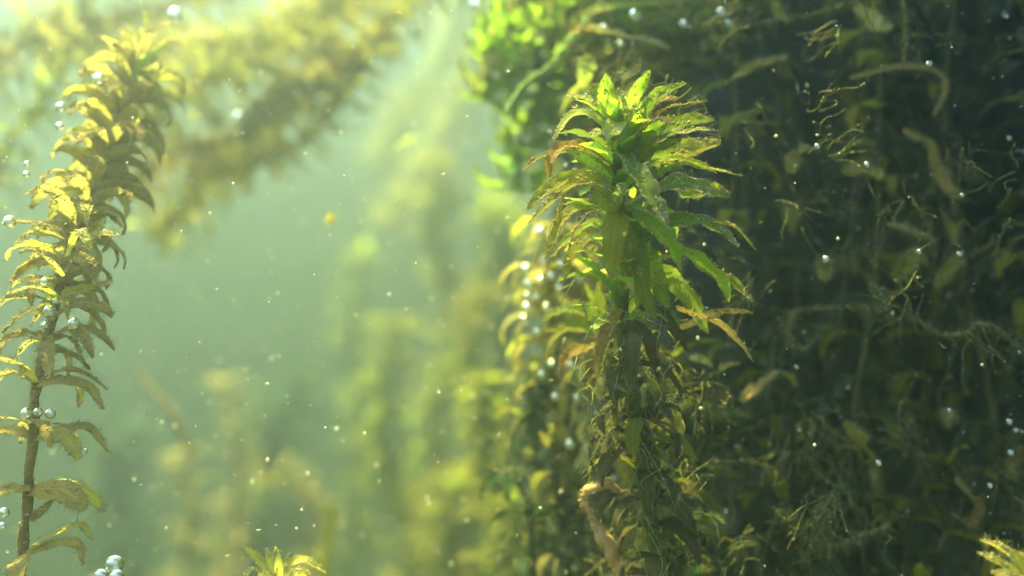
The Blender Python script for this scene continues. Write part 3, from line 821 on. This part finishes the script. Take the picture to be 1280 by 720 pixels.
for lab, px, Y, lean, top, ln, sty in deep_spots:
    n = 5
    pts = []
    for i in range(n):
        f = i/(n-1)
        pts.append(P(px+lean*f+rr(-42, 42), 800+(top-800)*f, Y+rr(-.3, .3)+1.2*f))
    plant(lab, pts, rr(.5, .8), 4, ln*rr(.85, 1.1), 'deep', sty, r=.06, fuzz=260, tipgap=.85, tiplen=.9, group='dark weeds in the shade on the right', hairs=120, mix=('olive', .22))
far_deep = [(840, 22.5, 0), (930, 23, 10), (1000, 22, -10), (1060, 22, 15), (1120, 21, 0), (1190, 20.5, -10), (1250, 19.5, 8), (780, 24, 20)]
far_lab = ['rearmost dark weed behind the main green stem', 'rearmost dark weed just right of the green crown', 'rearmost dark weed behind the third hooked weed',
           'rearmost dark weed in the middle of the shade', 'rearmost dark weed behind the brown arm', 'rearmost dark weed left of the edge bubbles',
           'rearmost dark weed along the right edge', 'rearmost dark weed behind the yellow weeds']
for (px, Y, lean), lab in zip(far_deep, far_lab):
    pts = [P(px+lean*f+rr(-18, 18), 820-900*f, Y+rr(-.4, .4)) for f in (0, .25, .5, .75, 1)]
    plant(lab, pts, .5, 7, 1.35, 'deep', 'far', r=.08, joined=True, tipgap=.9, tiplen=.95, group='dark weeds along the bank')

# algae covered branch with the hooked and looped arms that catch some light
arms = {
 ('olive algae arm reaching over the top of the shaded mass', (1010, -60, 17.0)): [
   ([(915, 36), (985, 22), (1040, 10), (1074, 2)], 6, 'olive'), ([(1068, 8), (1088, 22), (1098, 32), (1116, 34)], 17, 'yell'),
   ([(1122, -6), (1133, 38), (1129, 75)], 6, 'deep'), ([(905, 106), (935, 86), (962, 76), (985, 72)], 9, 'olive'), ([(968, 0), (972, 18), (985, 28)], 16, 'olive')],
 ('brown algae arm bent like a knee in the upper right shade', (1150, 60, 17.2)): [
   ([(1062, 98), (1110, 86), (1160, 85), (1182, 108), (1166, 146)], 8, 'deep'), ([(1128, 164), (1160, 180), (1172, 214), (1190, 240), (1204, 247)], 14, 'silt'),
   ([(988, 216), (993, 198), (1005, 185), (1022, 188)], 14, 'olive'), ([(1056, 218), (1074, 210), (1092, 214), (1099, 224)], 17, 'olive'), ([(1108, 280), (1140, 288), (1169, 303)], 8, 'silt')],
 ('olive algae arm with loops in the middle of the shaded mass', (1090, 330, 16.4)): [
   ([(1118, 352), (1138, 328), (1150, 318), (1160, 330)], 15, 'olive'), ([(1170, 360), (1192, 330), (1204, 322)], 12, 'olive'), ([(1028, 350), (1031, 332), (1037, 324)], 15, 'olive'),
   ([(1000, 438), (988, 402), (1010, 386), (1080, 385), (1118, 396)], 7, 'deep'), ([(926, 502), (950, 482), (974, 464)], 11, 'silt'), ([(1190, 420), (1230, 404), (1285, 440)], 5, 'deep')],
 ('forked olive algae arm in the lower right shade', (1095, 640, 15.4)): [
   ([(1055, 528), (1078, 552), (1090, 575), (1094, 600)], 12, 'olive'), ([(1098, 584), (1096, 622), (1112, 660)], 10, 'olive'), ([(970, 640), (1030, 682), (1080, 668), (1112, 658)], 6, 'silt'),
   ([(1194, 598), (1222, 630), (1212, 655), (1190, 642)], 11, 'silt'), ([(1276, 556), (1264, 590), (1280, 640)], 11, 'silt'), ([(1186, 536), (1184, 520), (1188, 512)], 9, 'olive')],
}
for (lab, (cx, cy, cY)), brs in arms.items():
    b0 = P(cx, cy, cY)
    r = thing('algae_branch', b0, lab, 'plant')
    mb = MB()
    tube_into(mb, [P(cx+30, cy+140, cY+1.5), b0, P(cx-20, cy-160, cY+1.5)], .06, .05, nseg=24, grains=60, hairs=60)
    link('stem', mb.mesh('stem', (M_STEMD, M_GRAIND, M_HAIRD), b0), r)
    for pts, w, ms in brs:
        Y = rr(12.5, 13.5)
        if w > 7:
            o = hero(r, [(a, b, Y-12.6+rr(-.2, .2)) for a, b in pts], 14.0, w*1.4, (rr(-.4, .4), -.7, .7), 'silt' if ms == 'deep' else ms, grains=420, hairs=320, gr=(.006, .022), clump=9, twist=rr(-.8, .8), wave=.15)
            continue
        q = [P(a, b, Y+1+rr(-.1, .1)) for a, b in pts]
        mb = MB()
        rad = w/1280*Y*.5
        cc = [p+rvec()*rad*.7 for p in spline([b0.lerp(q[0], .55)+V((0, .3, -.2))]+q, 12)]
        tube_into(mb, cc, rad*.25, rad*.5, nseg=36, ns=8, bump=.6, grains=240, hairs=300, gr=(.006, .026), hl=(.04, .22))
        link('branch', mb.mesh('branch', (M_STEMD, M_GRAIN, M_HAIR), b0), r)

# fine filamentous algae tangled all through the shaded mass
def tangle():
    mb = MB()
    for k in range(150):
        c = P(rr(720, 1330), rr(-30, 760), rr(12.9, 16.5))
        d0 = (V((rr(-1, 1), rr(-.4, .4), rr(-1, .6)))).normalized()
        for q in range(random.randint(5, 13)):
            a = c+rvec()*rr(.05, .35)
            pts = [a]
            d = (d0+rvec()*.7).normalized()
            L = rr(.25, .9)
            for i in range(4):
                d = (d+rvec()*.55+V((0, 0, -.12))).normalized()
                pts.append(pts[-1]+d*L/4)
            tube_into(mb, pts, rr(.005, .012), .003, nseg=9, ns=4, bump=.5, grains=7, gr=(.006, .02))
    o = link('filament_algae', mb.mesh('filament_algae', (rough_mat('tangled_algae', (.15, .17, .07), (.26, .24, .10), 300, tw=.3), M_GRAIN)))
    tag(o, 'fuzzy tangle of olive algae threads all through the shaded weeds', kind='stuff')
tangle()

# unseen weed mat added overhead, its outline shaped to shade the right side
def shade_mat():
    k = 0
    spots = []
    sx, sy = 20*sun_pos.x/sun_pos.z, 20*sun_pos.y/sun_pos.z                     # where the sun's rays cross the mat, 20 cm above
    ys = [-2+i*.85 for i in range(14)]+[10.2+i*1.45 for i in range(15)]
    for y in ys:
        x = .3 if y < 9.3 else 6.6 if y < 12.3 else 5.2 if y < 14.4 else 3.2 if y < 16.5 else 4.2
        spots.append((V((x+sx+rr(-.2, .7), y+sy, rr(19, 21))), V((x+sx+rr(15, 18), y+sy+rr(-1, 1), rr(19, 21)))))
    for i in range(7):
        y = 1+i*4.3
        x = 1.5 if y < 9.3 else 7.0 if y < 15 else 5
        spots.append((V((x+sx, y+sy, rr(21.5, 23))), V((x+sx+rr(13, 16), y+sy+rr(-4, 4), rr(21.5, 23)))))
    for a, b in spots:
        m = a.lerp(b, .5)+V((0, rr(-1, 1), rr(-1, 1)))
        plant('unseen dark weed added overhead to shade the right side', [b, m, a], .36, 9, 2.4, 'deep', 'far', joined=True, r=.1, tipgap=.9, tiplen=.9, group='added shade weeds overhead')
shade_mat()

# ----------------------------------------------------------------- hazy weeds in the open water behind
G = 'hazy weeds in the open water'
def far(label, pts, gap=.55, per=7, ln=1.3, ms='yell', r=.09, group=G):
    plant(label, [P(*p) for p in pts], gap, per, ln, ms, 'far', joined=True, r=r, tipgap=.9, tiplen=.9, group=group)
far('yellow hazy weed arching up right across the upper left', [(190, 300, 25.9), (260, 225, 25.9), (330, 150, 25.2), (400, 90, 24.5), (470, 40, 24.5), (560, -40, 24.5)], 0.38, 9, 1.18, 'yell')
far('pale yellow hazy weed behind the tip of the silted plant', [(170, 160, 22.5), (240, 110, 23.2), (310, 70, 24.0), (380, 30, 24.8), (440, -30, 25.5)], 0.38, 9, 1.10, 'yell')
far('ochre hazy weed drooping below the arching yellow one', [(480, 40, 24.0), (430, 120, 24.0), (370, 180, 24.0), (300, 210, 24.0), (230, 215, 24.0)], 0.38, 8, 0.98, 'yell')
far('olive hazy weed along the top left corner', [(-60, 130, 22.1), (20, 60, 22.1), (90, 30, 22.9), (180, 20, 23.8), (300, -30, 24.6)], 0.38, 8, 1.05, 'silt')
far('dim hazy weed in the corner behind the silted plant', [(-20, 260, 24.0), (10, 180, 24.0), (60, 120, 24.0), (90, 60, 24.0), (110, -40, 24.0)], 0.45, 7, 0.98, 'olive')
far('pale hazy weed added as the glow at top centre', [(470, 210, 66), (500, 150, 65), (540, 100, 64), (560, 60, 64), (590, -30, 64)], .6, 8, 2.0)  # pale weed added to stand in for the bright water's glow
far('tall hazy yellow weed standing in the middle water', [(500, 900, 46.0), (560, 700, 45.0), (540, 540, 46.0), (575, 400, 47.0), (540, 300, 46.0), (555, 205, 45.0)], 0.60, 7, 1.70, 'olive')
far('hazy yellow weed right of the tall middle one', [(660, 900, 38.0), (590, 720, 37.0), (610, 560, 38.0), (580, 440, 39.0), (610, 360, 38.0)], 0.52, 7, 1.40, 'olive')
far('low yellow green weed at the foot of the dark mass', [(650, 900, 27.0), (630, 740, 27.0), (622, 640, 27.0), (605, 540, 27.0), (612, 470, 27.0)], 0.41, 8, 1.20, 'olive')
far('faint hazy weed left of the tall middle one', [(450, 900, 58.0), (440, 720, 58.0), (455, 560, 58.0), (440, 420, 58.0), (455, 310, 58.0)], 0.68, 7, 1.90, 'olive')
far('faint weed leaning in the lower middle water', [(400, 900, 34), (390, 760, 34), (400, 650, 34), (360, 600, 34), (330, 590, 34)], .6, 7, 1.1, 'silt')
far('faint weed low behind the silted plant', [(230, 900, 36), (225, 760, 36), (240, 640, 36), (225, 570, 36)], .7, 7, 1.3, 'silt')
far('faint weed rising behind the slanting stick', [(290, 900, 44), (285, 720, 44), (300, 560, 44), (280, 480, 44)], .8, 7, 1.4, 'silt')
far('low hazy weed left of the tall middle one', [(520, 900, 40), (500, 740, 40), (530, 660, 40), (525, 600, 40)], .6, 7, 1.4, 'olive')
far('broad dull weed added for darkness low at the left behind the silted plant', [(150, 940, 50), (165, 760, 50), (140, 640, 50), (160, 520, 50)], .7, 9, 2.3, 'deep')  # this and the next three dull weeds are added to darken the water
far('dull weed added for darkness, leaning right in the lower left distance', [(190, 940, 56), (240, 760, 56), (330, 600, 56), (380, 470, 57)], .8, 8, 2.2, 'deep')
far('dull weed added for darkness, leaning left in the lower middle distance', [(470, 940, 54), (430, 760, 54), (350, 640, 54), (330, 500, 54)], .8, 8, 2.2, 'deep')
far('bushy dull weed added for darkness low between the two leaning ones', [(300, 940, 48), (320, 800, 48), (310, 690, 48), (330, 610, 48)], .6, 9, 2.0, 'deep')
far('bushy yellow green weed low before the tall middle one', [(570, 940, 36), (580, 780, 36), (560, 680, 36), (575, 590, 36)], .5, 9, 1.7, 'olive')
far('leaning olive weed crossing the lower middle water', [(640, 940, 42), (560, 760, 42), (500, 640, 42), (480, 500, 43), (500, 400, 43)], .6, 8, 1.8, 'olive')
far('olive weed rising steeply right of the tall middle one', [(660, 900, 44.0), (640, 700, 44.0), (620, 520, 44.0), (640, 380, 44.0), (620, 260, 45.0)], 0.45, 8, 1.90, 'olive')
far('yellow green weed in the bottom corner beside the dark mass', [(690, 940, 25), (672, 800, 25), (660, 700, 25), (640, 620, 25)], .45, 9, 1.3, 'olive')
far('pale far weed drooping, added as part of the glow', [(620, -60, 72), (600, 60, 72), (560, 160, 72), (520, 230, 72), (480, 280, 72)], .8, 9, 2.6)  # another pale weed put in to make up the glow
far('olive brown weed crossing under the arching yellow one', [(150, 240, 23.8), (220, 190, 23.8), (300, 170, 23.8), (360, 110, 23.8), (430, 70, 24.5)], 0.34, 9, 0.98, 'silt')
far('pale yellow weed high in the band at the upper left', [(60, 60, 26.6), (160, 60, 26.6), (280, 50, 26.6), (390, 30, 26.6), (520, -30, 26.6)], 0.38, 9, 1.08, 'yell')
sh = thing('waterweed_shoot', P(400, 760, 22), 'thin yellow green shoot standing blurred right of the fuzzy tip', 'plant')
mb = MB()
tube_into(mb, [P(396, 780, 22), P(404, 720, 22), P(410, 670, 22), P(414, 630, 22)], .12, .10, nseg=16, grains=20)
link('stem', mb.mesh('stem', (M_YELL, M_GRAINP, M_HAIR), P(400, 760, 22)), sh)
for q, w in (([(410, 668, 0), (418, 650, 0), (424, 640, 0)], 10), ([(404, 710, 0), (398, 690, 0), (396, 680, 0)], 10), ([(412, 640, 0), (404, 628, 0), (402, 620, 0)], 9)):
    hero(sh, q, 22, w, (0, -.9, .3), 'yell', grains=10, hairs=0)
st = thing('stick', P(240, 565, 26), 'thin brown stick slanting in the hazy water beside the silted plant', 'stick')
mb = MB()
tube_into(mb, [P(172, 462, 27), P(190, 488, 26.6), P(212, 512, 26.3), P(224, 538, 26.1), P(242, 570, 26)], .05, .10, nseg=30, bump=.5, grains=120, hairs=30, gr=(.02, .05))
link('shaft', mb.mesh('shaft', (M_STEMB, M_GRAIN, M_HAIR), P(240, 565, 26)), st)
lf = thing('leaf_fragment', P(505, 178, 22), 'small yellow green leaf fragment drifting in the glow', 'leaf')
hero(lf, [(490, 190, .1), (504, 178, -.1), (524, 166, .2)], 22, 22, (-.3, -.5, .8), 'pale', grains=0, hairs=0)
so = thing('algae_flake', P(414, 273, 15), 'small round pale green flake drifting in the open water', 'algae')
for q in ([(405, 276, 0), (414, 270, -.05), (423, 273, 0)], [(408, 282, 0), (415, 277, -.05), (421, 280, 0)], [(410, 266, .05), (414, 272, 0), (416, 280, .05)]):
    hero(so, q, 15, 9, (-.2, -.7, .7), 'yell', grains=12, hairs=4)

# ----------------------------------------------------------------- air bubbles
t = NT('air_bubble')
gl = t.node('ShaderNodeBsdfGlass'); gl.inputs['IOR'].default_value = .75; gl.inputs['Roughness'].default_value = .03
gs = t.node('ShaderNodeBsdfGlossy'); gs.inputs['Roughness'].default_value = .16; gs.inputs[0].default_value = (.95, .97, 1, 1)
fm = t.node('ShaderNodeMixShader'); fm.inputs[0].default_value = .32
t.l.new(gl.outputs[0], fm.inputs[1]); t.l.new(gs.outputs[0], fm.inputs[2]); t.l.new(fm.outputs[0], t.out.inputs[0])
M_BUB = t.mat
def sphere(n=14, m=22):
    mb = MB()
    top = mb.add(V((0, 0, 1)))
    rows = []
    for i in range(1, n):
        a = math.pi*i/n
        rows.append([mb.add(V((math.sin(a)*math.cos(j/m*6.28318), math.sin(a)*math.sin(j/m*6.28318), math.cos(a)))) for j in range(m)])
    bot = mb.add(V((0, 0, -1)))
    for j in range(m):
        k = (j+1) % m
        mb.face((top, rows[0][j], rows[0][k]))
        for i in range(n-2):
            mb.face((rows[i][j], rows[i+1][j], rows[i+1][k], rows[i][k]))
        mb.face((rows[-1][j], bot, rows[-1][k]))
    return mb.mesh('air_bubble', [M_BUB])
t = NT('lit_copy_bubble')  # lit copy of the bubble: warmer, broader gloss puts in the sun's glint
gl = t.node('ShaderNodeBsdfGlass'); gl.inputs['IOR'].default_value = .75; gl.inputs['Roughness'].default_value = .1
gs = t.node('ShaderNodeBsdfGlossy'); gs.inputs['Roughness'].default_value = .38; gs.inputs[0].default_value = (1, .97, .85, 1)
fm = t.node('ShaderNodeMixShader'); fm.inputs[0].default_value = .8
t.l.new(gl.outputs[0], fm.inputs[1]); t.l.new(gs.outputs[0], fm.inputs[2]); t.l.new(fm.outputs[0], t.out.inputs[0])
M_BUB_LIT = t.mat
BUB = sphere()
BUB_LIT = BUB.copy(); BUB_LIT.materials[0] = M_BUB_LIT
def bubble(px, py, Y, rpx, label, group='air bubbles clinging to the weeds', flat=1.0, me=None):
    o = link('air_bubble', me or BUB, None, P(px, py, Y))
    r = rpx/1280*Y
    o.scale = (r, r, r*flat)
    tag(o, label, 'bubble', group)
for a in (
    (143, 706, 11.7, 12, 'largest silvery air bubble, at the lower left edge of the picture'),
    (146, 721, 11.5, 9, 'air bubble half cut off below the largest one'),
    (126, 720, 11.6, 9, 'yellowish air bubble to the left under the largest one'),
    (33, 517, 11.8, 7.5, 'left air bubble in the row of three on the silted stem'),
    (48, 515, 11.8, 6, 'middle air bubble in the row of three on the silted stem'),
    (63, 517, 11.8, 7, 'right air bubble in the row of three on the silted stem'),
    (62, 389, 11.7, 8, 'white air bubble on the left of the pair amid the silted leaves'),
    (92, 405, 11.7, 8.5, 'white air bubble on the right of the pair amid the silted leaves'),
    (56, 407, 11.6, 5, 'flattened air bubble just under the pair of white ones'),
    (70, 376, 11.8, 5, 'tiny air bubble over the pair of white ones'),
    (12, 277, 11.9, 8, 'bright air bubble at the far left leaf tip'),
    (76, 134, 13.0, 6.5, 'bright air bubble off the upper left of the silted plant'),
    (75, 158, 13.0, 5.5, 'small air bubble under the bright one at the upper left'),
    (124, 99, 13.4, 8, 'round air bubble perched near the top of the silted plant'),
    (34, 205, 12.6, 4, 'upper of two tiny bubbles left of the silted plant'),
    (33, 218, 12.6, 4.5, 'lower of two tiny bubbles left of the silted plant'),
    (56, 352, 11.6, 5.5, 'small air bubble on a silted leaf at mid height'),
    (5, 641, 11.7, 7, 'silvery air bubble at the left edge, lower part'),
    (3, 657, 11.7, 4.5, 'tiny air bubble below the silvery one at the left edge'),
    (106, 564, 11.9, 3.5, 'tiny lone bubble under the curved leaf at the lower left'),
    (219, 18, 16, 8, 'bluish blurred bubble at the top, right of the silted tip'),
    (298, 146, 19, 6, 'grey blurred bubble in front of the hazy weeds'),
    (795, 19, 15.2, 8, 'bright white bubble under the top edge, above the crown'),
    (757, 35, 15.4, 6, 'bubble on the crusty ochre leaf above the crown'),
    (856, 30, 15.4, 6, 'bubble left of a pair at the top right of the crown'),
    (903, 16, 15.2, 7, 'upper bubble of the pair at the top of the dark mass'),
    (912, 30, 15.2, 6.5, 'lower bubble of the pair at the top of the dark mass'),
    (776, 55, 15.6, 5, 'small bubble hanging under the crusty ochre leaf'),
    (598, 6, 17.2, 10, 'blurred bright bubble at the top of the mossy weed'),
    (1033, 324, 12.8, 5.0, 'green tinted bubble in the middle of the dark mass'),
    (1149, 315, 12.9, 4.3, 'left of two bubbles on the looped arm in the dark mass'),
    (1200, 318, 12.9, 4.7, 'right of two bubbles on the looped arm in the dark mass'),
    (1162, 80, 12.9, 5.0, 'bubble on the bent arm at the upper right'),
    (1022, 183, 12.8, 4.3, 'bubble at the tip of the small hooked arm'),
    (1084, 206, 12.8, 4.3, 'bubble on the bean shaped arm'),
    (1203, 244, 12.8, 3.6, 'small bubble at the end of the brown bent arm'),
    (1099, 579, 12.8, 5.0, 'bubble on the forked arm in the lower right shade'),
    (1187, 513, 12.8, 3.6, 'tiny bubble on the short arm at the right'),
    (1262, 527, 13.2, 5.0, 'upper bubble of three at the right edge'),
    (1270, 538, 13.2, 4.3, 'middle bubble of three at the right edge'),
    (1264, 566, 13.2, 5.0, 'lower bubble of three at the right edge'),
    (1238, 607, 12.9, 4.3, 'bubble on the looped arm at the lower right'),
    (1262, 173, 14, 3.6, 'bright small bubble at the upper right edge'),
    (996, 459, 13.4, 2.9, 'small pinkish bubble in the dark mass'),
    (1256, 18, 15, 3.6, 'bubble in the top right corner'),
    ):
    bubble(*a)
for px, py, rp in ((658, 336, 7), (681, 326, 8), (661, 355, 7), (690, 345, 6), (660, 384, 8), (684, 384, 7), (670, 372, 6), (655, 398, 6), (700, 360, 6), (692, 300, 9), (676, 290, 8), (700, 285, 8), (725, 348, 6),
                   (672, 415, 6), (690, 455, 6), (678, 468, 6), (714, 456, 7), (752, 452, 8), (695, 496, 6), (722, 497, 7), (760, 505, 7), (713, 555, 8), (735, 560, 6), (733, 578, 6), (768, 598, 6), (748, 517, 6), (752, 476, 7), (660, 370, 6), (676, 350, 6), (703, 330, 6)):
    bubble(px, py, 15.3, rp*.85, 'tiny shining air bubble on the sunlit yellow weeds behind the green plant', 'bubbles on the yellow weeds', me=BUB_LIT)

# ----------------------------------------------------------------- fine specks adrift everywhere in the water
def specks():
    mb = MB()
    for k in range(6500):
        Y = 5+32*rnd()**1.3
        p = P(rr(-60, 1340), rr(-40, 760), Y)
        if noise.noise(p*.35) < rr(-.5, .25): continue
        if rnd() < .6:
            grain(mb, p, (.005+.012*rnd()**3)*(Y/12)**.5, 0)
        else:
            hair(mb, p, rvec(), rr(.02, .07)*(Y/12)**.5, .0045, 0)
    for k in range(420):
        Y = rr(12, 20)
        grain(mb, P(rr(0, 1300), rr(-20, 740), Y), rr(.014, .03), 0)
    o = link('suspended_specks', mb.mesh('suspended_specks', [rough_mat('white_speck', (.9, .89, .82), (.75, .73, .65), 500, tw=.4)]))
    tag(o, 'white specks drifting all through the water', kind='stuff')
specks()

# ----------------------------------------------------------------- the turbid water itself
def haze():
    mb = MB()
    x0, x1, y0, y1, z0, z1 = -100, 100, -80, 120, -140, 39
    c = [mb.add(V((x, y, z))) for z in (z0, z1) for y in (y0, y1) for x in (x0, x1)]
    for f in ((0, 2, 3, 1), (4, 5, 7, 6), (0, 1, 5, 4), (2, 6, 7, 3), (0, 4, 6, 2), (1, 3, 7, 5)):
        mb.face(tuple(c[i] for i in f))
    t = NT('turbid_water')
    pv = t.node('ShaderNodeVolumePrincipled')
    pv.inputs['Color'].default_value = (.31, .39, .42, 1)
    pv.inputs['Absorption Color'].default_value = (.22, .56, .44, 1)
    pv.inputs['Density'].default_value = 1.45
    pv.inputs['Anisotropy'].default_value = .7
    t.l.new(pv.outputs[0], t.out.inputs['Volume'])
    me = mb.mesh('haze', [t.mat])
    me.polygons.foreach_set('use_smooth', [False]*6)
    o = link('haze', me)
    tag(o, kind='stuff')
haze()
